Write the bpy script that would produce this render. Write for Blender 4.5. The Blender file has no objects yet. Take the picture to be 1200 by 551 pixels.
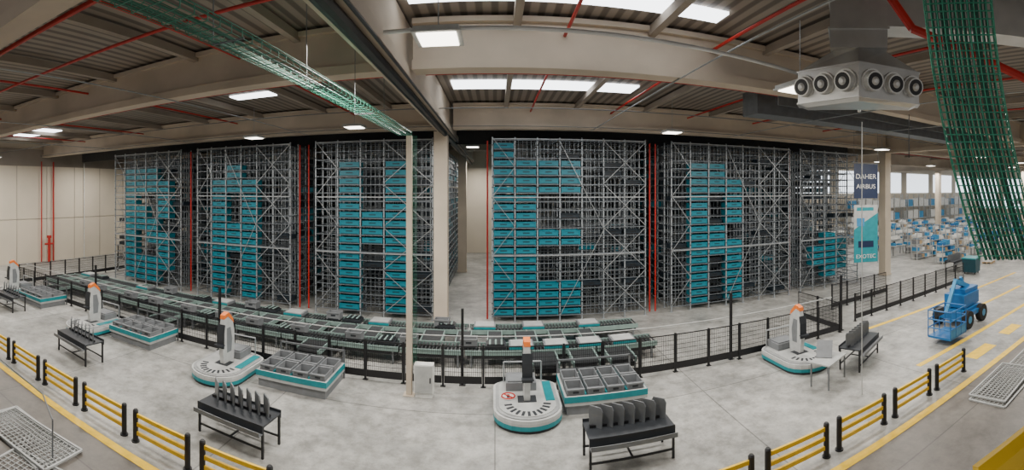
import bpy, math, random
from mathutils import Vector, Matrix
random.seed(3)
S=bpy.context.scene; C=S.collection
PI=math.pi
# ---------------- materials ----------------
def mat(name,col,rough=.6,metal=0,var=.12,scale=4,emit=0,bump=0):
    m=bpy.data.materials.new(name); m.use_nodes=True
    nt=m.node_tree; b=nt.nodes['Principled BSDF']
    b.inputs['Roughness'].default_value=rough; b.inputs['Metallic'].default_value=metal
    tc=nt.nodes.new('ShaderNodeTexCoord'); n=nt.nodes.new('ShaderNodeTexNoise'); n.inputs['Scale'].default_value=scale
    n.inputs['Detail'].default_value=5
    r=nt.nodes.new('ShaderNodeValToRGB'); r.color_ramp.elements[0].position=.3; r.color_ramp.elements[1].position=.7
    r.color_ramp.elements[0].color=tuple(c*(1-var) for c in col)+(1,)
    r.color_ramp.elements[1].color=tuple(min(1,c*(1+var)) for c in col)+(1,)
    nt.links.new(tc.outputs['Object'],n.inputs['Vector']); nt.links.new(n.outputs['Fac'],r.inputs['Fac'])
    nt.links.new(r.outputs['Color'],b.inputs['Base Color'])
    if emit:
        b.inputs['Emission Color'].default_value=tuple(col)+(1,); b.inputs['Emission Strength'].default_value=emit
    return m
M={}
def d(k,*a,**kw): M[k]=mat(k,*a,**kw)
d('concrete',(.56,.48,.38),.8,var=.1,scale=.8)
d('beamc',(.52,.44,.35),.8,var=.18,scale=.5)
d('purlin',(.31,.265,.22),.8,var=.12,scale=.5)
d('steel',(.18,.19,.20),.5,.4)
d('racksteel',(.18,.20,.22),.45,.4)
d('rackpost',(.34,.37,.39),.45,.4)
d('galv',(.38,.40,.41),.4,.5,scale=3)
d('silver',(.62,.62,.60),.42,.35,scale=2)
d('duct',(.50,.50,.49),.32,.75,scale=2)
d('dark',(.03,.034,.04),.5,.2)
d('roller',(.09,.095,.10),.4,.5)
d('black',(.010,.010,.012),.5)
d('teal',(.002,.19,.255),.4,var=.2,scale=1)
d('tealtrim',(.003,.22,.25),.4)
d('tealdark',(.003,.05,.07),.5)
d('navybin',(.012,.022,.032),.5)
d('greybin',(.19,.20,.21),.55)
d('plategrey',(.15,.16,.17),.45,.2)
d('lightgrey',(.44,.45,.44),.45)
d('shell',(.52,.53,.52),.4)
d('stationtop',(.32,.33,.33),.4)
d('white',(.70,.70,.67),.4)
d('darkwall',(.04,.042,.045),.8)
d('wallpanel',(.68,.60,.48),.7,var=.05,scale=.4)
d('orange',(.85,.20,.03),.4)
d('yellow',(.88,.56,.02),.5)
d('red',(.45,.016,.010),.45)
d('greenwire',(.025,.15,.095),.45,.3)
d('greenrung',(.05,.22,.15),.4,.3)
d('greenbright',(.04,.28,.18),.4,.3)
d('greencable',(.02,.12,.08),.5)
d('blue',(.008,.13,.36),.4)
d('lightblue',(.04,.24,.46),.5)
d('rubber',(.02,.02,.02),.9)
d('palerail',(.26,.36,.33),.45,.2)
d('wood',(.45,.32,.18),.7)
d('navy',(.006,.018,.06),.5)
d('tealprint',(.012,.24,.28),.5)
d('lamp',(1,.93,.80),.5,var=.01,emit=7)
d('sky',(.92,.96,1),.5,var=.01,emit=5)
d('glass',(.85,.92,1),.3,var=.02,emit=2.0)
def floor_mat():
    m=bpy.data.materials.new('floor_concrete'); m.use_nodes=True; nt=m.node_tree; b=nt.nodes['Principled BSDF']
    N=nt.nodes.new; L=nt.links.new
    tc=N('ShaderNodeTexCoord'); n=N('ShaderNodeTexNoise'); n.inputs['Scale'].default_value=.45; n.inputs['Detail'].default_value=9; n.inputs['Roughness'].default_value=.7
    n2=N('ShaderNodeTexNoise'); n2.inputs['Scale'].default_value=2.2; n2.inputs['Detail'].default_value=10; n2.inputs['Roughness'].default_value=.75
    for q in (n,n2): L(tc.outputs['Object'],q.inputs['Vector'])
    r=N('ShaderNodeValToRGB'); e=r.color_ramp.elements; e[0].position=.34;e[1].position=.64
    e[0].color=(.25,.25,.235,1); e[1].color=(.54,.53,.50,1); L(n.outputs['Fac'],r.inputs['Fac'])
    r2=N('ShaderNodeValToRGB'); e=r2.color_ramp.elements; e[0].position=.3;e[1].position=.7
    e[0].color=(.11,.095,.08,1); e[1].color=(.20,.18,.155,1); L(n.outputs['Fac'],r2.inputs['Fac'])
    sx=N('ShaderNodeSeparateXYZ'); L(tc.outputs['Object'],sx.inputs[0])
    g=N('ShaderNodeMath'); g.operation='GREATER_THAN'; g.inputs[1].default_value=6.9; L(sx.outputs['Y'],g.inputs[0])
    mx=N('ShaderNodeMix'); mx.data_type='RGBA'; L(g.outputs[0],mx.inputs[0]); L(r2.outputs[0],mx.inputs[6]); L(r.outputs[0],mx.inputs[7])
    br=N('ShaderNodeTexBrick'); br.inputs['Scale'].default_value=1; br.offset=0; br.inputs['Brick Width'].default_value=6; br.inputs['Row Height'].default_value=6
    br.inputs['Mortar Size'].default_value=.02; br.inputs['Color1'].default_value=(1,1,1,1); br.inputs['Color2'].default_value=(.9,.9,.9,1); br.inputs['Mortar'].default_value=(.5,.5,.5,1)
    L(tc.outputs['Object'],br.inputs['Vector'])
    m2=N('ShaderNodeMix'); m2.data_type='RGBA'; m2.blend_type='MULTIPLY'; m2.inputs[0].default_value=1
    L(mx.outputs[2],m2.inputs[6]); L(br.outputs['Color'],m2.inputs[7])
    r3=N('ShaderNodeValToRGB'); e=r3.color_ramp.elements; e[0].position=.38;e[1].position=.58; e[0].color=(.55,.55,.53,1); e[1].color=(1.0,1.0,1.0,1); L(n2.outputs['Fac'],r3.inputs['Fac'])
    m3=N('ShaderNodeMix'); m3.data_type='RGBA'; m3.blend_type='MULTIPLY'; m3.inputs[0].default_value=.85
    L(m2.outputs[2],m3.inputs[6]); L(r3.outputs['Color'],m3.inputs[7])
    L(m3.outputs[2],b.inputs['Base Color'])
    rr=N('ShaderNodeMapRange'); rr.inputs[3].default_value=.28; rr.inputs[4].default_value=.55; L(n2.outputs['Fac'],rr.inputs[0]); L(rr.outputs[0],b.inputs['Roughness'])
    return m
M['floor']=floor_mat()
def ribbed(name,c1,c2,scale,axis='X',rough=.6):
    m=bpy.data.materials.new(name); m.use_nodes=True; nt=m.node_tree; b=nt.nodes['Principled BSDF']; N=nt.nodes.new; L=nt.links.new
    tc=N('ShaderNodeTexCoord'); w=N('ShaderNodeTexWave'); w.bands_direction=axis; w.inputs['Scale'].default_value=scale
    L(tc.outputs['Object'],w.inputs['Vector']); r=N('ShaderNodeValToRGB'); e=r.color_ramp.elements
    e[0].position=.25; e[1].position=.6; e[0].color=c1+(1,); e[1].color=c2+(1,); L(w.outputs['Fac'],r.inputs['Fac']); L(r.outputs[0],b.inputs['Base Color'])
    bp=N('ShaderNodeBump'); bp.inputs['Strength'].default_value=.5; L(w.outputs['Fac'],bp.inputs['Height']); L(bp.outputs[0],b.inputs['Normal'])
    b.inputs['Roughness'].default_value=rough
    return m
M['roof']=ribbed('roof_deck',(.12,.10,.085),(.28,.24,.20),.9,'X')
# ---------------- mesh builder ----------------
class MB:
    def __init__(s): s.v=[];s.f=[];s.m=[]
    def add(s,vs,fs,mi=0):
        o=len(s.v); s.v+=[tuple(v) for v in vs]; s.f+=[tuple(i+o for i in f) for f in fs]; s.m+=[mi]*len(fs); return s
    def box(s,x0,x1,y0,y1,z0,z1,mi=0):
        return s.add([(x0,y0,z0),(x1,y0,z0),(x1,y1,z0),(x0,y1,z0),(x0,y0,z1),(x1,y0,z1),(x1,y1,z1),(x0,y1,z1)],
            [(3,2,1,0),(4,5,6,7),(0,1,5,4),(1,2,6,5),(2,3,7,6),(3,0,4,7)],mi)
    def bar(s,a,b,w,h=None,mi=0):
        h=h or w; a=Vector(a);b=Vector(b);t=(b-a).normalized()
        up=Vector((0,0,1)) if abs(t.z)<.9 else Vector((0,1,0))
        u=t.cross(up).normalized()*w/2; q=t.cross(u).normalized()*h/2
        vs=[p+i*u+j*q for p in (a,b) for i,j in((-1,-1),(1,-1),(1,1),(-1,1))]
        return s.add(vs,[(3,2,1,0),(4,5,6,7),(0,1,5,4),(1,2,6,5),(2,3,7,6),(3,0,4,7)],mi)
    def tube(s,a,b,r,n=8,mi=0,r2=None):
        r2=r if r2 is None else r2; a=Vector(a);b=Vector(b);t=(b-a).normalized()
        up=Vector((0,0,1)) if abs(t.z)<.9 else Vector((0,1,0))
        u=t.cross(up).normalized(); q=u.cross(t).normalized()
        vs=[p+R*(math.cos(2*PI*i/n)*u+math.sin(2*PI*i/n)*q) for p,R in((a,r),(b,r2)) for i in range(n)]
        fs=[(i,(i+1)%n,n+(i+1)%n,n+i) for i in range(n)]+[tuple(range(n))[::-1],tuple(range(n,2*n))]
        return s.add(vs,fs,mi)
    def path(s,pts,r,n=6,mi=0):
        for a,b in zip(pts,pts[1:]): s.tube(a,b,r,n,mi)
        return s
    def prism(s,poly,z0,z1,mi=0,axis='z'):
        n=len(poly)
        if axis=='z': vs=[(x,y,z) for z in(z0,z1) for x,y in poly]
        elif axis=='y': vs=[(x,z,y) for z in(z0,z1) for x,y in poly]
        else: vs=[(z,x,y) for z in(z0,z1) for x,y in poly]
        return s.add(vs,[(i,(i+1)%n,n+(i+1)%n,n+i) for i in range(n)]+[tuple(range(n))[::-1],tuple(range(n,2*n))],mi)
    def loft(s,p0,z0,p1,z1,mi=0):
        n=len(p0); vs=[(x,y,z0) for x,y in p0]+[(x,y,z1) for x,y in p1]
        return s.add(vs,[(i,(i+1)%n,n+(i+1)%n,n+i) for i in range(n)]+[tuple(range(n))[::-1],tuple(range(n,2*n))],mi)
    def mesh(s,name,mats):
        me=bpy.data.meshes.new(name); me.from_pydata(s.v,[],s.f)
        for k in(mats if isinstance(mats,(list,tuple)) else [mats]): me.materials.append(M[k])
        me.polygons.foreach_set('material_index',s.m); me.update()
        return me
def link(name,me,parent=None,loc=(0,0,0),rz=0,**props):
    o=bpy.data.objects.new(name,me); C.objects.link(o); o.location=loc; o.rotation_euler[2]=rz
    if parent: o.parent=parent
    for k,v in props.items(): o[k]=v
    return o
def part(name,mb,mats,parent,loc=(0,0,0),**p): return link(name,mb.mesh(name,mats),parent,loc,**p)
def thing(name,label,cat,loc=(0,0,0),rz=0,group=None,mb=None,mats=None):
    o=link(name,mb.mesh(name,mats) if mb else None,None,loc,rz,label=label,category=cat)
    if not mb: o.empty_display_size=.2
    if group: o['group']=group
    return o
KIDS={}
def clone(root,loc,rz=None,label=None):
    def rec(o,par):
        c=o.copy(); C.objects.link(c)
        if par: c.parent=par; c.matrix_parent_inverse=o.matrix_parent_inverse.copy()
        for k in list(KIDS.get(o.name,[])):
            KIDS.setdefault(c.name,[]).append(rec(k,c))
        return c
    c=rec(root,None); c.location=loc
    if rz is not None: c.rotation_euler[2]=rz
    if label: c['label']=label
    return c
def reg(root):
    KIDS[root.name]=[o for o in C.objects if o.parent==root]
    for k in KIDS[root.name]: reg(k)
    return root
def structure(name,mb,mats): return link(name,mb.mesh(name,mats),kind='structure')
# ---------------- room shell ----------------
structure('floor',MB().box(-34,80,-4,44,-.2,0),'floor')
structure('ceiling',MB().box(-34,80,-3,44,10,10.15),'roof')
structure('wall_left',MB().box(-32.3,-32,-3,43,0,10),'wallpanel')
structure('wall_back',MB().box(-32,79,43,43.3,0,10),'wallpanel')
structure('wall_right',MB().box(78.7,79,-3,43,0,10),'wallpanel')
n=1
for k in range(12):
    y=9+k*2.9
    structure('trim_%d'%n,MB().box(-32,-31.97,y,y+.03,0,8),'purlin'); n+=1
structure('trim_%d'%n,MB().box(-32,-31.97,-3,43,3.6,3.63),'purlin'); n+=1
structure('trim_%d'%n,MB().box(-32,-31.9,-3,43,8.0,9.4),'purlin'); n+=1
wn=1
def skyl(x0,x1,y0,y1):
    global wn
    structure('window_%d'%wn,MB().box(x0,x1,y0,y1,9.93,9.99),'sky'); wn+=1
skyl(-1.6,5.4,16.2,17.4); skyl(-1.8,5.0,8.7,9.3); skyl(-10.6,-8.7,15.8,16.5); skyl(-28.5,-24.5,15.5,17.0); skyl(-1.6,5.4,13.9,14.3)
for k in range(6):
    structure('window_%d'%wn,MB().box(78.6,78.7,8+k*6,12.6+k*6,2.5,8.2),'glass'); wn+=1
for k in range(6):
    structure('window_%d'%wn,MB().box(34+k*7.4,39.8+k*7.4,42.9,43,5.6,8.6),'glass'); wn+=1
def line(x0,x1,y0,y1):
    global n
    structure('trim_%d'%n,MB().box(x0,x1,y0,y1,0,.006),'yellow'); n+=1
line(-30,60,6.84,7.06); line(12.4,60,8.9,9.1); line(14,15.6,7.6,8.1); line(18,26,10.9,11.1); line(5.4,6.6,6.1,6.5); line(14.4,30,13.0,13.2); line(17,18.4,7.7,8.2); line(20.5,22,7.7,8.2)
def cbeam(x0,x1,y,z0,z1):
    m=MB(); m.box(x0,x1,y-.12,y+.12,z0+.22,z1-.12); m.box(x0,x1,y-.26,y+.26,z0,z0+.22); m.box(x0,x1,y-.26,y+.26,z1-.12,z1)
    return thing('concrete_beam','long beige precast concrete roof beam with thick flanges','beam',mb=m,mats='beamc',group='roof beams')
for y in (10.3,20.3,31):
    cbeam(-31.85,-2.62,y,8.75,9.92); cbeam(-1.88,23.95,y,8.75,9.92); cbeam(24.75,49.6,y,8.75,9.92)
cbeam(-31.85,-2.62,3.7,8.75,9.92)
def lbeam(x,y0=-2,y1=42,w=.3):
    m=MB(); m.box(x-w,x+w,y0,y1,8.6,8.85); m.box(x-.2,x+.2,y0,y1,8.85,9.97)
    thing('concrete_girder','deep beige precast concrete girder resting on columns','beam',mb=m,mats='beamc')
lbeam(-2.25); lbeam(24.35); lbeam(50)
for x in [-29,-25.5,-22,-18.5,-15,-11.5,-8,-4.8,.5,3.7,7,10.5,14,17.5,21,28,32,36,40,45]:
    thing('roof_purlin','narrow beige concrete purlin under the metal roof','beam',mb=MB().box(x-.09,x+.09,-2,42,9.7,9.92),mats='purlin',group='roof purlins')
for (x,y) in ((-2.4,20.0),(24.35,20.6),(-2.4,33),(24.35,33),(50,20.6),(50,33),(50,8)):
    m=MB(); m.box(x-.3,x+.3,y-.3,y+.3,0,8.6); m.box(x-.34,x+.34,y-.34,y+.34,0,.12)
    thing('concrete_column','square beige concrete column standing on the floor','column',mb=m,mats='concrete',group='columns')
thing('smoke_curtain','dark grey smoke curtain hung under the roof','curtain',mb=MB().box(-31.5,24,24.0,24.05,8.46,9.9),mats='darkwall')
thing('smoke_curtain','dark grey smoke curtain hung under the roof','curtain',mb=MB().box(9,23.9,12.3,12.35,8.9,9.9),mats='steel')
# ---------------- racks ----------------
LET={
 'D':(1,["0000","1110","1111","1001","1101","1110","1011","1001","1111","1110"]),
 'A':(1,["000","010","111","101","101","111","111","101","101","101"]),
 'H':(1,["000","101","101","101","111","111","101","101","101","101"]),
 'E':(0,["1000","1111","1111","1100","1100","1111","1100","1100","1111","1111"]),
 'R':(1,["000","110","111","101","101","110","111","101","101","101"]),
 'o':(1,["000"]*12+["010","011","111","111","111","011","010","000"]),
}
NL=20; YF=20.4
def tote(w,dp,h,th=.025):
    m=MB(); m.box(-w/2,w/2,0,dp,0,.02)
    m.box(-w/2,w/2,0,th,.02,h); m.box(-w/2,w/2,dp-th,dp,.02,h); m.box(-w/2,-w/2+th,th,dp-th,.02,h); m.box(w/2-th,w/2,th,dp-th,.02,h)
    m.box(-w/2-.015,w/2+.015,-.02,0,h-.045,h); m.box(-w/2-.015,w/2+.015,dp,dp+.015,h-.05,h)
    m.box(-w*.17,w*.17,-.006,0,h*.48,h*.70,1)
    m.box(-w/2,-w/2+.05,-.012,0,.02,h-.05,0); m.box(w/2-.05,w/2,-.012,0,.02,h-.05,0)
    m.box(-w/2+.05,w/2-.05,-.004,0,.0,.05,1)
    return m
TE=tote(.86,.62,.27).mesh('teal_bin',['teal','tealdark']); DA=tote(.84,.62,.22).mesh('dark_bin',['navybin','black'])
cnt={'t':0,'d':0}
reststuff={'t':MB(),'d':MB()}
def put_bin(kind,x,y,z,sx):
    cnt[kind]+=1
    if cnt[kind]<=298:
        nm,me,lb=('teal_storage_bin',TE,'teal plastic storage bin on a rack shelf') if kind=='t' else ('dark_storage_bin',DA,'dark grey plastic storage bin on a rack shelf')
        o=link(nm,me,None,(x,y,z),label=lb,category='storage bin',group=('teal' if kind=='t' else 'dark')+' bins on the racks'); o.scale[0]=sx
    else: reststuff[kind].box(x-.42*sx,x+.42*sx,y,y+.62,z,z+.28)
def rack(X0,X1,nc,let,idx):
    p=(X1-X0)/nc; W=X1-X0
    root=thing('storage_rack','tall grey steel storage rack full of plastic bins with diagonal braces','storage rack',(X0+W/2,YF,0),group='high storage racks')
    up=MB().box(-.026,.026,-.035,.035,0,8.42).box(-.07,.07,-.07,.07,0,.02)
    for k in range(17): up.box(-.028,.028,-.042,-.034,.35+k*.48,.40+k*.48,1)
    um=up.mesh('upright',['rackpost','dark'])
    for i in range(nc+1):
        for y in(0,.95):
            link('upright',um,root,(-W/2+i*p,y,0))
    hp=MB().box(-.013,.013,-.013,.013,0,8.35).mesh('post',['rackpost'])
    for i in range(nc):
        for f in(.2,.4,.6,.8): link('post',hp,root,(-W/2+(i+f)*p,.99,0))
    sh=MB(); sh.box(-W/2,W/2,-.045,-.015,-.03,0); sh.box(-W/2,W/2,.93,.97,-.03,0)
    for i in range(nc+1):
        for s in(-1,1):
            xx=-W/2+i*p+s*.07
            if abs(xx)<W/2: sh.box(xx-.025,xx+.025,-.02,.95,-.03,0)
    sm=sh.mesh('shelf',['racksteel'])
    for l in range(NL+1): link('shelf',sm,root,(0,0,.28+l*.4))
    i0,i1=nc-2,nc; hz=8.1/4
    for k in range(4):
        z0=.25+k*hz; z1=z0+hz-.05
        for (xa,xb) in ((-W/2+i0*p,-W/2+i1*p),(-W/2+i1*p,-W/2+i0*p)):
            part('brace',MB().bar((xa,-.09,z0),(xb,-.09,z1),.028,.025),'galv',root)
    if nc>5:
        part('brace',MB().bar((-W/2+(nc-4)*p,-.12,.3),(-W/2+(nc-2)*p,-.12,4.2),.025,.02),'galv',root)
        part('brace',MB().bar((-W/2+(nc-2)*p,-.12,4.2),(-W/2+(nc-4)*p,-.12,8.2),.025,.02),'galv',root)
    for z in(3.0,5.65,8.3): part('cross_beam',MB().box(-W/2,W/2,-.10,-.06,z,z+.05),'galv',root)
    for k in range(3):
        z0=.3+k*2.7
        part('brace',MB().bar((-W/2,-.07,z0),(-W/2+p,-.07,z0+1.35),.025,.02),'galv',root)
        part('brace',MB().bar((-W/2+p,-.07,z0+1.35),(-W/2,-.07,z0+2.7),.025,.02),'galv',root)
    m=MB()
    ys=[1.9+1.15*j for j in range(17)]
    for y in ys:
        for i in (range(3*nc+1) if y<6 else (0,3*nc)): m.box(-W/2+i*p/3-.02,-W/2+i*p/3+.02,y-.03,y+.03,0,8.4)
    for l in range(NL+1):
        z=.28+l*.4
        for sx in(-1,1): m.box(sx*W/2-.02,sx*W/2+.02,1,ys[-1],z-.05,z)
        for y in ys[:4]: m.box(-W/2,W/2,y-.02,y+.02,z-.035,z)
    part('rear_frame',m,'rackpost',root,kind='stuff')
    off,pat=LET[let]; NR=len(pat); sx_=p/1.0
    for c in range(nc):
        for l in range(NL):
            z=.28+l*.4; x=X0+(c+.5)*p
            row=min(NR-1,int((NL-1-l)/NL*NR)); cc=c-off
            t=0<=cc<len(pat[0]) and pat[row][cc]=='1'
            if t: put_bin('t',x,YF+.03,z,sx_)
            elif random.random()<.13: put_bin('d',x,YF+.3,z,sx_)
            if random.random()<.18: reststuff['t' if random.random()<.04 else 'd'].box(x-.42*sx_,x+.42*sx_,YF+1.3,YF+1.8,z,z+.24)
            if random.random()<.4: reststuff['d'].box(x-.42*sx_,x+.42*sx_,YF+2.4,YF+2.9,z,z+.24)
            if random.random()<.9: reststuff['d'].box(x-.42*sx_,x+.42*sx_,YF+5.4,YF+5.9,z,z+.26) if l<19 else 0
    for sx,xx in((-1,X0+.5),(1,X1-.5)):
        for j,y in enumerate(ys[:-1]):
            for l in range(NL):
                if j<1: continue
                if abs(YF+y+.55-24)<.9 and l>18: continue
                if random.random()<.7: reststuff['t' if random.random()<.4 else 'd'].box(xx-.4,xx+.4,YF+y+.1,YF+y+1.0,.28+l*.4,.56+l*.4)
racks=[(-23,-17.15,6,'D'),(-15.9,-10.0,6,'A'),(-8.6,-2.85,5,'H'),(-.12,7.1,7,'E'),(8.46,15.65,7,'R'),(16.5,21.3,5,'o')]
for i,(a,b,c_,l) in enumerate(racks): rack(a,b,c_,l,i)
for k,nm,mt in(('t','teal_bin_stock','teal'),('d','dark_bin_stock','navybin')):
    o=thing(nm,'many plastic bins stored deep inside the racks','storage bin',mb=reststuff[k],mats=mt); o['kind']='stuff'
print('BINS',cnt)
def pipe(pts,r,mt,name,label,cat='pipe',group=None): return thing(name,label,cat,mb=MB().path(pts,r,8),mats=mt,group=group)
for x in(-16.8,-9.7,-9.2,-.35,7.5,7.8,16.05):
    pipe([(x,20.9,0),(x,20.9,8.3)],.04,'red','sprinkler_riser','red vertical sprinkler pipe beside a rack',group='red riser pipes')
for y,z,r_ in((13.2,9.45,.035),(26,9.4,.035),(5.2,9.5,.06)):
    pipe([(-31.95,y,z),(49.7 if y>6 else -2.5,y,z)],r_,'red','sprinkler_pipe','thin red sprinkler pipe running under the roof',group='sprinkler pipes')
pipe([(-31.95,7.2,9.5),(-2.5,7.2,9.5)],.04,'red','sprinkler_pipe','thin red sprinkler pipe running under the roof',group='sprinkler pipes')
for x in(-26,-20,-13,-6.5,1.6,5.3,9.2,13,18,30):
    pipe([(x,2,9.55),(x,20.1,9.55)],.04,'red','sprinkler_pipe','thin red sprinkler pipe running under the roof',group='sprinkler pipes')
pipe([(-2.2,-1,8.49),(-2.2,42,8.49)],.11,'black','roof_drain_pipe','thick black pipe fixed along the concrete girder')
for x in(-1.97,-2.4): pipe([(x,-1,8.56),(x,42,8.56)],.03,'dark','conduit','thin dark conduit under the girder')
cpts=[(-1.9+ (7.4+1.9)*k/10,7.5,8.72-.35*(k/10)**3) for k in range(11)]+[(7.9,7.5,8.1),(7.9,7.5,7.9)]
pipe(cpts,.04,'silver','conduit','galvanised conduit curving toward a lamp')
for y,z in((15.5,8.85),(19.9,8.85)): pipe([(-31.9,y,z),(-2.5,y,z)],.018,'steel','conduit','thin steel conduit under the roof beams')
for y,z in((15.5,8.85),(19.9,8.85)): pipe([(-1.95,y,z),(24.1,y,z)],.018,'steel','conduit','thin steel conduit under the roof beams')
for x in(-22.5,-16,-9,4.4,11.5,16): pipe([(x,3.8,8.73),(x,20.2,8.73)],.018,'galv','conduit','thin steel conduit under the roof beams')
def lamp(x,y,z,w=.75):
    r=thing('high_bay_lamp','flat square lit LED lamp hung from the roof','ceiling lamp',(x,y,z),group='ceiling lamps')
    part('lamp_housing',MB().box(-w/2,w/2,-w/2,w/2,.02,.10).box(-w/2-.03,w/2+.03,-w/2-.03,w/2+.03,.0,.03),'lightgrey',r)
    part('lamp_panel',MB().box(-w/2+.05,w/2-.05,-w/2+.05,w/2-.05,-.02,0),'lamp',r)
    part('hanger',MB().bar((0,0,.1),(0,0,10-z),.015),'galv',r)
    return r
lm=reg(lamp(-.95,7.5,8.55))
for p in [(5.9,7.3,8.1),(-29.5,14.5,8.4),(-11,18.5,8.5),(-5.5,17,8.5),(7.5,18,8.5),(21,18,8.5),(30,16,8.5),(30,26,8.5),(38,16,8.5),(38,26,8.5),(45,20,8.5),(-1.3,26,8.5),(34,10,8.5),(44,10,8.5)]:
    clone(lm,p)
def area(x,y,z,e,s=2,col=(1,.95,.88)):
    l=bpy.data.lights.new('area_light','AREA'); l.energy=e; l.size=s; l.color=col
    o=bpy.data.objects.new('area_light',l); C.objects.link(o); o.location=(x,y,z)
for x in(-27,-18,-10,-3,12,19):
    for y in(7.5,14.5): area(x,y,8.3,500 if y>10 else 430)
area(5,14.5,8.3,500); area(2.5,9.3,8.3,360)
for x in(28,38,48,60):
    for y in(10,20,32): area(x,y,8.3,520,3)
area(-28,24,8.2,380); area(-28,34,8.2,300)  # added lights without fixtures, brightening the left wall
for y in (26,34,40): area(-1.3,y,8.2,260,1)  # lights added to brighten the central aisle between the racks
for y,r,mt in((21.2,.07,'red'),(20.0,.05,'red'),(24.5,.04,'white')):
    pipe([(-31.85,y,0),(-31.85,y,8.4)],r,mt,'wall_pipe','vertical pipe fixed to the beige wall')
m=MB(); m.tube((-31.6,20.6,0),(-31.6,20.6,2.0),.12,12); m.tube((-31.6,20.2,1.5),(-31.6,21.0,1.5),.08); m.tube((-31.6,20.6,2.0),(-31.6,20.6,2.2),.2,12)
thing('sprinkler_valve','red sprinkler valve set at the beige wall','valve',mb=m,mats='red')
# ---------------- fences ----------------
def fence_panel(w,h=1.25):
    r=thing('fence_panel','black steel mesh safety fence panel with a post','fence',(0,0,0),group='safety fence')
    part('fence_post',MB().box(-.03,.03,-.03,.03,0,h+.03).box(-.08,.08,-.06,.06,0,.015),'black',r)
    f=MB(); f.box(.04,w-.04,-.012,.012,h-.03,h); f.box(.04,w-.04,-.012,.012,.1,.13); f.box(.04,w-.04,-.012,.012,.3,.32)
    f.box(.04,.06,-.012,.012,.1,h); f.box(w-.06,w-.04,-.012,.012,.1,h)
    f.box(.04,w-.04,-.008,.008,.1,.30)
    part('panel_frame',f,'black',r)
    g=MB(); k=.1
    while k<w-.04: g.box(k-.005,k+.005,-.005,.005,.13,h-.03); k+=.065
    for z in(.45,.6,.75,.9,1.05): g.box(.04,w-.04,-.005,.005,z-.005,z+.005)
    part('wire_mesh',g,'black',r); return r
fp=reg(fence_panel(1.25)); first=[True]
def run(x0,y0,x1,y1):
    v=Vector((x1-x0,y1-y0)); L=v.length; k=max(1,round(L/1.25)); a=math.atan2(v.y,v.x)
    for i in range(k):
        p=(x0+v.x*i/k,y0+v.y*i/k,0)
        if first[0]: fp.location=p; fp.rotation_euler[2]=a; fp.scale[0]=L/k/1.25; first[0]=False
        else:
            c=clone(fp,p,a); c.scale[0]=L/k/1.25
YFN=13.65
run(-25,YFN,13.2,YFN)
run(14.8,14.3,25.5,14.8); run(-25,14,-25,26); run(-29,26,-25,26); run(13.2,YFN,13.2,16.5); run(15.4,16.5,20,16.8)
for x in(-9.7,-1.0,8.0,-17,13.4): 
    thing('tall_fence_post','tall thin black post along the safety fence','post',mb=MB().box(x-.04,x+.04,YFN+.1,YFN+.18,0,2.35).box(x-.1,x+.1,YFN+.05,YFN+.23,0,.02),mats='black',group='tall posts')
pipe([(-24,YFN+.3,1.45),(13,YFN+.3,1.45)],.018,'lightgrey','light_pipe_rail','slim pale metal rail running above the fence')
# ---------------- conveyors ----------------
def conv(L,w=.8):
    r=thing('roller_conveyor','low grey roller conveyor section with pale green side rails','conveyor',(0,0,0),group='conveyor line')
    for y in(-w/2-.04,w/2): part('side_rail',MB().box(0,L,y,y+.05,.44,.60),'palerail',r)
    m=MB(); k=.08
    while k<L: m.tube((k,-w/2,.55),(k,w/2,.55),.03,6); k+=.13
    part('roller_bed',m,'roller',r,kind='stuff')
    part('drive_housing',MB().box(.05,L-.05,-w/2+.05,w/2-.05,.30,.44),'black',r)
    for x in(.2,L-.2):
        for y in(-w/2,w/2): part('leg',MB().box(x-.03,x+.03,y-.03,y+.03,0,.44),'steel',r)
    return r
cv=reg(conv(2.2))
cv.location=(-23.5,15.5,0)
for k in range(1,13): clone(cv,(-23.5+2.25*k,15.5,0))
for k in range(13): clone(cv,(-23.5+2.25*k,17.7,0))
for k in range(24): clone(cv,(-23+1.15*k,15.97,0),PI/2).scale=(.58,.62 if k%3 else .9,1)
for x in(-21,-13,-6.2,1.6,2.9,4.1): clone(cv,(x,13.85,0),PI/2).scale[0]=.52
cm=MB().box(-.42,.42,-.36,.36,0,.12).box(-.36,.36,-.30,.30,.12,.14,1).box(-.42,.42,-.38,-.36,.02,.10,2)
cmm=cm.mesh('module',['greybin','lightgrey','tealtrim'])
for k,(x,y) in enumerate([(-22.4,17.7),(-17.4,17.7),(-12.2,17.7),(-8.4,17.7),(-4.6,17.7),(-.4,17.7),(.9,15.5),(2.1,15.5),(3.3,15.5),(4.5,15.5),(1.5,17.7),(3.7,17.7)]):
    link('conveyor_module',cmm,None,(x,y,.60),label='grey covered conveyor transfer module with a flat lid',category='conveyor',group='covered modules')
tu=MB().box(-.35,.35,-.28,.28,.0,.10).box(-.3,.3,-.22,.22,.10,.15,1)
for q in(-.2,0,.2): tu.box(q-.03,q+.03,-.25,.25,.15,.17,2)
tum=tu.mesh('transfer_unit',['dark','black','palerail'])
for k in range(12):
    x=-21.2+1.93*k; y=15.5 if k%2 else 17.7
    link('transfer_unit',tum,None,(x,y,.60),label='dark conveyor transfer unit with belts between two lanes',category='conveyor',group='transfer units')
gt=tote(.58,.42,.3).mesh('grey_tote',['greybin','dark'])
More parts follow.
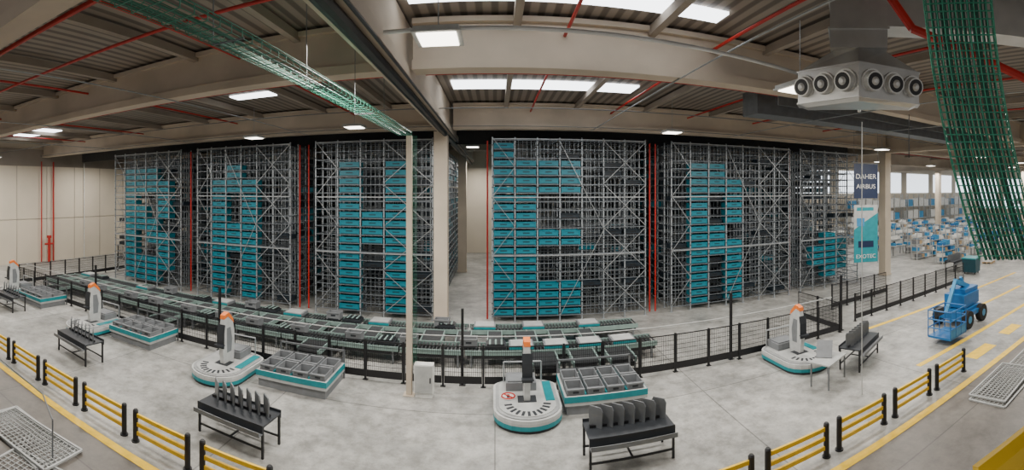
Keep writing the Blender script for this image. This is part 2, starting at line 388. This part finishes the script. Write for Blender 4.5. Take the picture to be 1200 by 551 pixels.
for k,(x,y) in enumerate([(-20.0,15.3),(-18.7,15.3),(-16.3,15.3),(-14.6,15.3),(-12.6,15.3),(-10.7,15.3),(-9.2,15.3),(-7.2,15.3),(-5.0,15.3),(-3.0,15.3),(-.9,15.3),(-2.1,17.5),(-15.6,17.5),(-10.6,17.5),(-6.6,17.5)]):
    link('storage_tote',gt,None,(x,y,.605),label='grey plastic tote riding on the conveyor',category='storage bin',group='totes on the conveyor')
# ---------------- pick stations ----------------
def stadium(w,l,ns=12,sq=.85):
    r=w/2; pts=[]
    for i in range(ns+1):
        a=PI+PI*i/ns; pts.append((r*math.cos(a),-l/2+r*sq+r*sq*math.sin(a)))
    for i in range(ns+1):
        a=PI*i/ns; pts.append((r*math.cos(a),l/2-r*.5+r*.5*math.sin(a)))
    return pts
def station():
    r=thing('picking_station','grey rounded picking station with teal band and orange-tipped fin','picking station',group='picking stations')
    W,Ln=1.8,2.5
    b=MB(); b.prism(stadium(W-.08,Ln-.08),0,.08,1); b.prism(stadium(W,Ln),.08,.19,2); b.prism(stadium(W,Ln),.19,.25,3); b.prism(stadium(W,Ln),.25,.33); b.prism(stadium(W-.12,Ln-.12),.33,.36,4); b.prism(stadium(W-.3,Ln-.3),.36,.38,3)
    part('station_base',b,['shell','dark','tealtrim','lightgrey','stationtop'],r)
    t=MB()
    for i in range(11):
        a=PI*(1.06+.88*i/10)
        p=Vector((.42*math.cos(a),-.35+.5*math.sin(a),.384)); q=Vector((.62*math.cos(a),-.35+.72*math.sin(a),.384))
        t.bar(p,q,.07,.012)
    t.box(-.25,.25,-.35,.05,.38,.388)
    part('floor_marking',t,'dark',r)
    part('teal_pad',MB().prism([(.5,-.3),(.74,-.3),(.74,.9),(.5,.9)],.38,.395),'tealtrim',r)
    part('input_deck',MB().box(-.55,.3,.35,1.05,.38,.60).box(-.5,.25,.4,1.0,.60,.64),'greybin',r)
    fin=[(-.26,.38),(.30,.38),(.34,.9),(.33,1.35),(.22,1.75),(-.02,1.98),(-.22,1.92),(-.33,1.4),(-.34,.9)]
    part('screen_fin',MB().prism(fin,-.08,.08,0,'x').prism([(-.345,.9),(-.335,1.4),(-.29,1.65),(-.31,1.66),(-.355,1.4),(-.365,.9)],-.14,.14,1,'x').prism([(-.1,.7),(.15,.7),(.2,1.1),(.1,1.5),(-.12,1.5)],-.085,.085,2,'x'),['shell','dark','greybin'],r)
    part('orange_tip',MB().prism([(.29,1.60),(.235,1.76),(-.02,2.01),(-.24,1.94),(-.26,1.82),(-.05,1.88),(.14,1.72)],-.09,.09,0,'x'),'orange',r)
    part('control_panel',MB().box(-.16,.16,-.50,-.34,1.0,1.04),'dark',r)
    part('arm_rail',MB().path([(-.6,1.0,.38),(-.6,1.0,.95),(.5,1.0,.95),(.5,1.0,.38)],.025),'galv',r)
    return r
st=reg(station()); SX=[(.86,12.2),(9.8,12.3),(-8.3,12.2),(-15.1,12.15),(-22.6,12.3)]
st.location=(SX[0][0],SX[0][1],0)
for x,y in SX[1:]: clone(st,(x,y,0),0)
r=thing('prohibition_sign','round white sign with red prohibition ring lying on station','sign',(.36,12.2,.392))
part('sign_plate',MB().tube((0,0,0),(0,0,.008),.22,24),'white',r)
m=MB(); pts=[(.18*math.cos(2*PI*i/20),.18*math.sin(2*PI*i/20),.012) for i in range(21)]; m.path(pts,.022,6); m.bar((-.13,.13,.014),(.13,-.13,.014),.04,.02)
part('red_ring',m,'red',r); part('pictogram',MB().box(-.04,.04,-.1,.1,.008,.013),'black',r)
def bintable():
    r=thing('bin_buffer_table','low steel buffer table with teal edge holding grey totes','table',group='buffer tables')
    W,D_=2.3,1.6
    f=MB(); f.box(-W/2,W/2,0,.06,.25,.5); f.box(-W/2,W/2,D_-.06,D_,.25,.5); f.box(-W/2,-W/2+.06,.06,D_-.06,.25,.5); f.box(W/2-.06,W/2,.06,D_-.06,.25,.5)
    f.box(-W/2,W/2,.06,D_-.06,.38,.42)
    part('table_frame',f,'lightgrey',r)
    part('teal_stripe',MB().box(-W/2-.01,W/2+.012,-.012,-.001,.34,.5).box(W/2+.001,W/2+.012,-.001,D_,.34,.5).box(-W/2-.012,-W/2-.001,-.001,D_,.34,.5),'tealtrim',r)
    part('lower_cabinet',MB().box(-W/2+.05,W/2-.05,.05,D_-.05,.0,.25),'greybin',r)
    part('rear_rack',MB().box(-W/2,-W/2+.05,D_,D_+.05,0,.9).box(W/2-.05,W/2,D_,D_+.05,0,.9).box(-W/2,W/2,D_,D_+.05,.85,.9).box(-W/2,W/2,D_+.01,D_+.04,.5,.62),'steel',r)
    for x in(-W/4,0,W/4): part('divider_rail',MB().box(x-.02,x+.02,.06,D_-.06,.42,.54),'tealtrim',r)
    return r
bt=reg(bintable()); BX=[(3.0,11.75),(-5.85,11.9),(-12.75,12.0),(-20.35,12.0)]
bt.location=(BX[0][0],BX[0][1],0)
for x,y in BX[1:]: clone(bt,(x,y,0))
for x,y in BX:
    for i in range(4):
        for j in range(2):
            o=link('grey_tote',gt,None,(x-.835+.557*i,y+.12+.73*j,.425),label='grey open plastic tote sitting on the buffer table',category='storage bin',group='grey totes on buffer tables'); o.scale=(.82,1.45,.75)
# ---------------- dark benches with dividers ----------------
def bench():
    r=thing('divider_bench','dark metal work table with upright divider plates','work table',group='divider benches')
    W,D_=1.95,.75
    t=MB(); t.box(-W/2,W/2,0,D_,.70,.74); t.box(-W/2,W/2,-.02,0,.56,.76); t.box(-W/2,W/2,D_,D_+.02,.62,.80)
    part('table_top',t,'dark',r)
    for x in(-W/2+.03,W/2-.03):
        for y in(.03,D_-.03): part('leg',MB().box(x-.025,x+.025,y-.025,y+.025,0,.7),'black',r)
    part('lower_frame',MB().box(-W/2,W/2,.02,.05,.18,.22).box(-W/2,W/2,D_-.05,D_-.02,.18,.22).box(-.02,.02,.02,D_-.02,.18,.21),'black',r)
    part('front_tray',MB().box(-W/2,W/2,-.16,-.02,.56,.58).box(-W/2,W/2,-.17,-.155,.56,.66),'steel',r)
    dm=MB().prism([(-.15,.0),(.15,.0),(.17,.40),(.14,.47),(-.12,.45),(-.17,.36)],-.014,.014,0,'x').mesh('divider_plate',['plategrey'])
    for i in range(7):
        link('divider_plate',dm,r,(-W/2+.24+i*(W-.45)/6,.45,.74),.95)
    part('plate_rail',MB().box(-W/2+.1,W/2-.1,.43,.47,.741,.80),'black',r)
    return r
bn=reg(bench()); bn.location=(2.95,9.25,0)
for x,y,a in((-5.9,8.75,-.08),(-13.0,9.4,-.1),(-20.2,10.4,0),(11.6,10.5,.4),(37,15,.1),(29,17.2,.1)): clone(bn,(x,y,0),a)
r=thing('grey_desk','small grey desk with a tilted board beside the station','desk',(9.5,10.35,0),.35)
part('desk_top',MB().box(-.6,.6,-.35,.35,.72,.76),'lightgrey',r)
for x in(-.55,.55):
    for y in(-.3,.3): part('leg',MB().box(x-.02,x+.02,y-.02,y+.02,0,.72),'steel',r)
part('tilted_board',MB().bar((-.1,.1,.77),(.35,.3,1.15),.5,.03),'greybin',r)
r=thing('service_pole','tall beige square pole with a green cable basket on its side','pole',(-2.5,12.95,0))
part('pole_shaft',MB().box(-.08,.08,-.08,.08,0,7.6).box(-.16,.16,-.16,.16,0,.02),'concrete',r)
g=MB()
for x in(.11,.16,.21): g.bar((x,0,.9),(x,0,7.6),.010)
for k in range(60): g.bar((.10,0,1+k*.11),(.22,0,1+k*.11),.007)
part('cable_basket',g,'greenwire',r)
r=thing('control_cabinet','pale grey electric control cabinet on the fence line','cabinet',(-2.05,12.9,0))
part('cabinet_body',MB().box(-.28,.28,-.12,.14,.12,.95).box(-.25,.25,-.1,.12,0,.12),'white',r); part('cabinet_door',MB().box(-.25,.25,-.14,-.12,.15,.92),'lightgrey',r); part('handle',MB().box(.18,.21,-.16,-.14,.45,.6),'black',r)
# ---------------- green basket cable trays ----------------
def basket(name,pts,w,hgt,side=(1,0,0),step=.12,lab='dull green wire basket cable tray with bundled cables',mt='greenwire',wr=.008,nc=3,sp=.07,cm='black',cr=.014,up0=None,rr=.012,rm='greenrung'):
    r=thing(name,lab,'cable tray'); g=MB(); s=Vector(side).normalized(); cab=MB()
    P=[Vector(p) for p in pts]; acc=0
    for a,b in zip(P,P[1:]):
        t=(b-a).normalized(); up=Vector(up0) if up0 else s.cross(t).normalized()
        if up.z<0 and not up0: up=-up
        nb=max(4,int(w/sp))
        for i in range(nb+1): o=s*(w*(i/nb-.5)); g.bar(a+o,b+o,wr)
        for sg in(-.5,.5): o=s*(w*sg)+up*hgt; g.bar(a+o,b+o,wr*1.6)
        L=(b-a).length; k=step-acc if acc else 0
        while k<L:
            c=a+t*k; g.bar(c-s*w/2,c+s*w/2,rr,None,1); g.bar(c-s*w/2,c-s*w/2+up*hgt,rr,None,1); g.bar(c+s*w/2,c+s*w/2+up*hgt,rr,None,1); acc=L-k; k+=step
        for i in range(nc): o=s*(w*(-.40+.80*i/max(1,nc-1)))+up*(.03+.03*(i%3)); cab.tube(a+o,b+o,cr,6)
    part('wire_basket',g,[mt,rm],r); part('cables',cab,cm,r,kind='stuff'); return r
basket('cable_tray',[(-2.75,2.0,7.6),(-2.6,12.9,7.6)],.40,.1,step=.2,wr=.006,sp=.11,nc=3,cm='greencable',rr=.008)
basket('cable_tray',[(-3.5,2.4,8.0),(-3.5,10,8.0)],.25,.08,step=.25,wr=.006,sp=.08,nc=2,rr=.008)
for y in(4,6.5,9,11.5):
    thing('tray_hanger','thin steel rod hanger carrying the cable tray','hanger',mb=MB().bar((-2.9,y,7.6),(-2.9,y,10),.012).bar((-2.9,y,7.6),(-2.5,y,7.6),.015),mats='steel',group='tray hangers')
def P(a,te,r): return (r*math.sin(a),r*math.cos(a),6+te*r)
sd=(math.cos(1.08),-math.sin(1.08),0)
def curve(x0,x1,x2,r0,r1,nn=11):
    out=[]
    for i in range(nn):
        t=i/(nn-1); x=(1-t)**2*x0+2*t*(1-t)*x1+t*t*x2; y=-25+330*t
        out.append(P((x-580)/526,(223-y)/526,r0+(r1-r0)*t))
    return out
bk_=(math.sin(1.08),math.cos(1.08),0)
basket('cable_tray',curve(1120,1132,1186,4.3,4.6),.66,.22,sd,.075,lab='wide dense green wire basket cable tray curving steeply downward',mt='greenbright',wr=.010,nc=13,sp=.06,cm='greencable',cr=.016,up0=bk_,rr=.012,rm='greenbright')
pipe([P(.86,.46,6),P(.93,.36,6),P(1.2,.24,6.2)],.06,'red','sprinkler_pipe','thick red sprinkler pipe crossing near the tray')
# ---------------- HVAC ----------------
r=thing('air_diffuser_unit','large faceted silver air box with round nozzles hung from roof','air vent',(5.78,5.5,1.03),-.80); r.scale=(.9,.9,.9)
p1=[(-1.22,.12),(-.9,-.3),(0,-.55),(.9,-.3),(1.22,.12),(1.22,.5),(-1.22,.5)]
p1=[(-1.22,.12),(0,-.55),(1.22,.12),(1.22,.5),(-1.22,.5)]
p0=[(-1.05,.2),(0,-.42),(1.05,.2),(1.05,.5),(-1.05,.5)]
p2=[(-.5,-.1),(0,-.3),(.5,-.1),(.5,.42),(-.5,.42)]
b=MB(); b.loft(p0,7.20,p1,7.27); b.loft(p1,7.27,p1,7.90); b.loft(p1,7.90,p2,8.25)
for z in(7.27,7.9): b.loft([(x*1.02,y*1.04) for x,y in p1],z-.015,[(x*1.02,y*1.04) for x,y in p1],z+.015)
part('plenum_box',b,'duct',r)
part('supply_duct',MB().box(-.55,.55,-.3,.45,8.25,9.9).box(-.59,.59,-.34,.49,8.6,8.64).box(-.59,.59,-.34,.49,9.2,9.24),'duct',r)
def noz(t,sg):
    c=Vector((sg*1.22*t,-.55+.67*t,7.58)); nv=Vector((sg*.67,-1.22,-.25)).normalized(); m=MB()
    m.tube(c-nv*.02,c+nv*.03,.23,24); m.tube(c+nv*.03,c+nv*.14,.20,24,0,.18); m.tube(c+nv*.14,c+nv*.143,.155,20,1); m.tube(c+nv*.143,c+nv*.18,.08,16,0,.04)
    part('nozzle',m,['silver','black'],r)
for sg in(-1,1):
    for t in(.2,.54,.87): noz(t,sg)
part('side_duct',MB().box(.55,4.2,-.2,.42,8.7,9.5),'duct',r)
pipe([(6.6,5.0,7.4),(6.6,5.0,6.6)],.008,'black','hanging_cable','thin black cable under the air unit')
thing('metal_duct','large dark galvanized duct under the roof','duct',mb=MB().box(9,24.1,13.6,14.6,8.8,9.7),mats='steel')
pipe([(9.6,9.0,0),(9.6,9.0,8)],.015,'lightgrey','thin_pole','thin pale vertical pole')
# ---------------- banner ----------------
r=thing('hanging_banner','navy printed sign above a white and teal banner panel','banner',(20.2,18.6,0),-.45)
w2=.78
part('navy_sign',MB().box(-w2,w2,0,.02,5.5,7.6,0),'navy',r)
part('lower_panel',MB().box(-w2,w2,0,.02,3.6,5.1,1).box(-w2,w2,0,.02,1.6,3.6,2).prism([(-w2,3.6),(w2,3.6),(w2,4.6),(-.2,4.0)],-.004,0,2,'y').box(-.6,.5,-.006,0,4.75,4.95,2).box(-.6,-.1,-.006,0,3.8,4.3,3).box(-.5,.5,-.006,0,2.5,2.9,0),['navy','lightgrey','tealprint','lightblue'],r)
part('banner_rod',MB().tube((-w2-.05,.01,7.62),(w2+.05,.01,7.62),.03).bar((-w2,.01,1.5),(-w2,.01,10),.015).bar((w2,.01,1.5),(w2,.01,10),.015),'steel',r)
def text(s,size,x,y,z,par,mt,name='lettering'):
    cu=bpy.data.curves.new('t','FONT'); cu.body=s; cu.size=size; cu.align_x='CENTER'; cu.extrude=.004
    o=bpy.data.objects.new('t',cu); C.objects.link(o); dg=bpy.context.evaluated_depsgraph_get(); dg.update()
    me=bpy.data.meshes.new_from_object(o.evaluated_get(dg)); bpy.data.objects.remove(o)
    me.transform(Matrix.Rotation(PI/2,4,'X')); me.materials.clear(); me.materials.append(M[mt])
    return link(name,me,par,(x,y,z))
text('DAHER',.42,0,-.01,6.7,r,'white'); text('AIRBUS',.39,0,-.01,6.1,r,'white'); text('EXOTEC',.34,0,-.01,1.85,r,'white')
# ---------------- barriers ----------------
def barrier(w=1.6):
    r=thing('safety_barrier','yellow three-rail safety barrier with black posts','barrier',group='yellow floor barriers')
    for x in(0,w):
        p=MB().tube((x,0,0),(x,0,.74),.066,14).tube((x,0,.74),(x,0,.77),.066,14,0,.045).tube((x,0,0),(x,0,.03),.10,14)
        part('post',p,'black',r)
    for z in(.22,.43,.64): part('rail',MB().bar((.06,0,z),(w-.06,0,z),.05,.085),'yellow',r)
    return r
br=reg(barrier()); XS=[-19.7,-17.7,-15.7,-13.7,-11.7,-9.7,-7.7,-5.7,-3.7,3.2,5.2,7.2,9.25,11.25]
br.location=(XS[0],7.47,0)
for x in XS[1:]: clone(br,(x,7.47,0))
# ---------------- boom lift ----------------
r=thing('boom_lift','blue boom lift with railed basket and black tyres','boom lift',(17.6,10.4,0),.05)
part('chassis',MB().box(-.9,.9,-.6,.6,.35,.75).box(-.5,.5,-.75,.75,.45,.62),'blue',r)
for x in(-.7,.7):
    for y in(-.72,.72): part('wheel',MB().tube((x,y-.13,.38),(x,y+.13,.38),.38,20).tube((x,y-.14,.38),(x,y+.14,.38),.16,12,1),['rubber','lightblue'],r)
part('turret',MB().box(-.6,.9,-.5,.5,.8,1.35).box(-.3,1.0,-.4,.4,1.35,1.55).tube((0,0,.7),(0,0,.85),.4,16),'blue',r)
part('boom_arm',MB().bar((.7,0,1.5),(-.5,.0,1.95),.2,.2).bar((-.5,0,1.95),(-1.85,-.3,.9),.14,.14).bar((.9,.1,1.2),(.2,.1,2.0),.1),'lightblue',r)
bk=MB(); bx0,bx1,by0,by1=-3.1,-1.8,-1.2,-.2
bk.box(bx0,bx1,by0,by1,.22,.30)
for z in(.62,.95,1.3):
    bk.path([(bx0,by0,z),(bx1,by0,z),(bx1,by1,z),(bx0,by1,z),(bx0,by0,z)],.028)
for x in(bx0,bx0+.43,bx0+.87,bx1):
    for y in(by0,by1): bk.tube((x,y,.25),(x,y,1.3),.022)
part('basket',bk,'blue',r); part('basket_panel',MB().box(bx0+.05,bx1-.05,by0-.01,by0+.0,.3,.6),'lightblue',r); part('control_box',MB().box(-2.7,-2.2,by1-.2,by1-.03,.95,1.25),'dark',r)
r=thing('wheeled_bin','blue-grey wheeled waste container with a lid','waste bin',(28.3,15.8,0),.2)
part('bin_body',MB().prism([(-.5,.15),(.5,.15),(.65,1.1),(-.65,1.1)],-.5,.5,0,'y'),'tealdark',r); part('bin_lid',MB().box(-.68,.68,-.53,.53,1.1,1.18),'tealtrim',r)
for x in(-.4,.4):
    for y in(-.37,.37): part('wheel',MB().tube((x,y-.03,.08),(x,y+.03,.08),.08,10),'rubber',r)
# ---------------- far hall ----------------
def shelfunit(name,label,h,zs,mats,seq,loc):
    sf=thing(name,label,'shelf',loc,group='shelves in the far hall')
    m=MB()
    for x in(-1,1):
        for y in(-.3,.3): m.box(x-.03,x+.03,y-.03,y+.03,0,h)
    for z in zs: m.box(-1,1,-.33,.33,z-.03,z)
    part('shelf_frame',m,'lightgrey',sf)
    m=MB()
    for zi,z in enumerate(zs):
        for i in range(5):
            if (i*7+zi*3)%5!=0: m.box(-.95+.38*i,-.62+.38*i,-.3,.28,z,z+(.28 if zi<len(zs)-1 else .2+.1*(i%3)),seq[(i*2+zi)%5])
    part('boxes',m,mats,sf,kind='stuff'); return reg(sf)
mm=['lightblue','blue','white','wood','greybin']
sA=shelfunit('storage_shelf','pale steel shelf unit loaded with blue and white boxes',1.6,(.15,.6,1.05,1.5),mm,(0,2,0,1,3),(31.5,20,0))
sB=shelfunit('storage_shelf','tall pale shelf unit loaded with white and grey boxes',2.4,(.15,.75,1.35,1.95),mm,(2,0,4,2,3),(33.8,20,0))
wb=thing('packing_bench','pale packing bench with back panel and small boxes','work table',(36.1,20,0),group='packing benches')
part('bench_top',MB().box(-1,1,-.4,.4,.82,.87),'lightgrey',wb)
for x in(-.95,.95):
    for y in(-.35,.35): part('leg',MB().box(x-.03,x+.03,y-.03,y+.03,0,.82),'steel',wb)
part('back_panel',MB().box(-1,1,.37,.40,.87,1.7).box(-.9,.9,.1,.37,1.4,1.43),'white',wb); part('boxes',MB().box(-.7,-.35,-.2,.2,.87,1.12).box(.1,.6,-.2,.15,.87,1.0),'lightblue',wb,kind='stuff'); part('monitor',MB().box(-.25,.05,.2,.23,.95,1.2),'black',wb); reg(wb)
random.seed(8)
cols=[(50,20.6),(50,33),(24.35,33),(50,8),(31.5,20),(33.8,20),(36.1,20)]
def freep(x,y,rad=1.6):
    return all(math.hypot(x-a,y-b)>rad for a,b in cols)
for j,y in enumerate((20,23,26.2,29.8,35)):
    for i in range(15):
        x=31.5+2.3*i+.6*j
        if freep(x,y,1.5): clone(random.choice((sA,sA,sA,sB,wb)),(x,y,0),0)
pl=thing('wrapped_pallet','stack of white wrapped cartons on a wooden pallet','pallet',(44,17,0),group='wrapped pallets')
part('pallet',MB().box(-.6,.6,-.4,.4,.1,.15).box(-.6,.6,-.4,-.3,0,.1).box(-.6,.6,.3,.4,0,.1).box(-.6,.6,-.05,.05,0,.1),'wood',pl)
m=MB()
for k in range(4): m.box(-.57,.57,-.38,.38,.15+.4*k,.54+.4*k)
part('cartons',m,'white',pl); reg(pl); cols.append((44,17))
for i in range(24):
    x,y=33+(i%12)*3.3+random.uniform(-.4,.4),(17,38)[i//12]+random.uniform(-.4,.4)
    if freep(x,y): clone(pl,(x,y,0),random.choice((0,.2))); cols.append((x,y))
pr=thing('pallet_rack','pale steel pallet rack with white wrapped goods','pallet rack',(62,41,0),group='far pallet racks')
m=MB()
for x in(-2.8,0,2.8):
    for y in(-.5,.5): m.box(x-.05,x+.05,y-.05,y+.05,0,5.4)
for z in(1.8,3.6): m.box(-2.8,2.8,-.52,-.45,z-.1,z); m.box(-2.8,2.8,.45,.52,z-.1,z)
for x in(-2.8,0,2.8):
    for z in(1.75,3.55): m.box(x-.03,x+.03,-.5,.5,z-.05,z)
part('rack_frame',m,'lightgrey',pr)
m=MB()
for z in(.05,1.8,3.6):
    for i in range(4):
        if (i*3+int(z))%5: m.box(-2.65+1.38*i,-1.5+1.38*i,-.45,.45,z,z+1.0+.25*((i+int(z))%3)/2,(0,0,0,1)[(i+int(z))%4])
part('wrapped_goods',m,['white','lightblue','wood'],pr,kind='stuff'); reg(pr)
for x in(44,50,56,68): clone(pr,(x,41,0))
for y in (12,18,24,30): clone(pr,(75,y,0),PI/2)
# ---------------- wire mesh panels on the floor ----------------
def gridp(w,l,step):
    g=MB(); k=0
    while k<=w+.001: g.box(k-.008,k+.008,0,l,0,.014); k+=step
    k=0
    while k<=l+.001: g.box(0,w,k-.008,k+.008,.014,.028); k+=step
    for a in((0,0,w,0),(0,l,w,l),(0,0,0,l),(w,0,w,l)): g.bar((a[0],a[1],.02),(a[2],a[3],.02),.05,.04)
    return g
gm=gridp(2.6,1.1,.13).mesh('mesh_panel',['lightgrey'])
for i,(x,y,z,a) in enumerate(((-10.8,4.9,.0,.05),(-10.6,4.8,.045,.12),(-8.8,4.0,0,.3),(11.2,5.2,0,.03),(14,5.25,0,.05),(11.4,5.3,.05,.06))):
    link('wire_mesh_panel',gm,None,(x,y,z),a,label='pale welded wire mesh panel lying on the floor',category='mesh panel',group='mesh panels on the floor')
pipe([(-14,6.2,0),(-14,6.2,.9),(-9.5,6.0,.9),(-8.3,5.5,.9),(-8.3,5.5,0)],.02,'steel','hand_rail','thin bent steel handrail')
pipe([(1.06,.56,5.22),(1.35,.40,5.32)],.045,'yellow','platform_rail','bright yellow tubular guard rail close by')
# ---------------- world + camera ----------------
wd=bpy.data.worlds.new('world'); S.world=wd; wd.use_nodes=True
bg=wd.node_tree.nodes['Background']; bg.inputs[0].default_value=(1,.97,.93,1); bg.inputs[1].default_value=.42
cd=bpy.data.cameras.new('camera'); cam=bpy.data.objects.new('camera',cd); C.objects.link(cam); S.camera=cam
cam.location=(0,0,6); cam.rotation_euler=(PI/2,0,-20/526)
cd.type='PANO'; cd.clip_start=.05; cd.clip_end=300
K=526.
src=cd if hasattr(cd,'panorama_type') else cd.cycles
hu=600/K
src.panorama_type='CENTRAL_CYLINDRICAL'
src.central_cylindrical_range_u_min=-hu; src.central_cylindrical_range_u_max=hu
src.central_cylindrical_range_v_min=(223-551)/K; src.central_cylindrical_range_v_max=223/K
src.central_cylindrical_radius=1
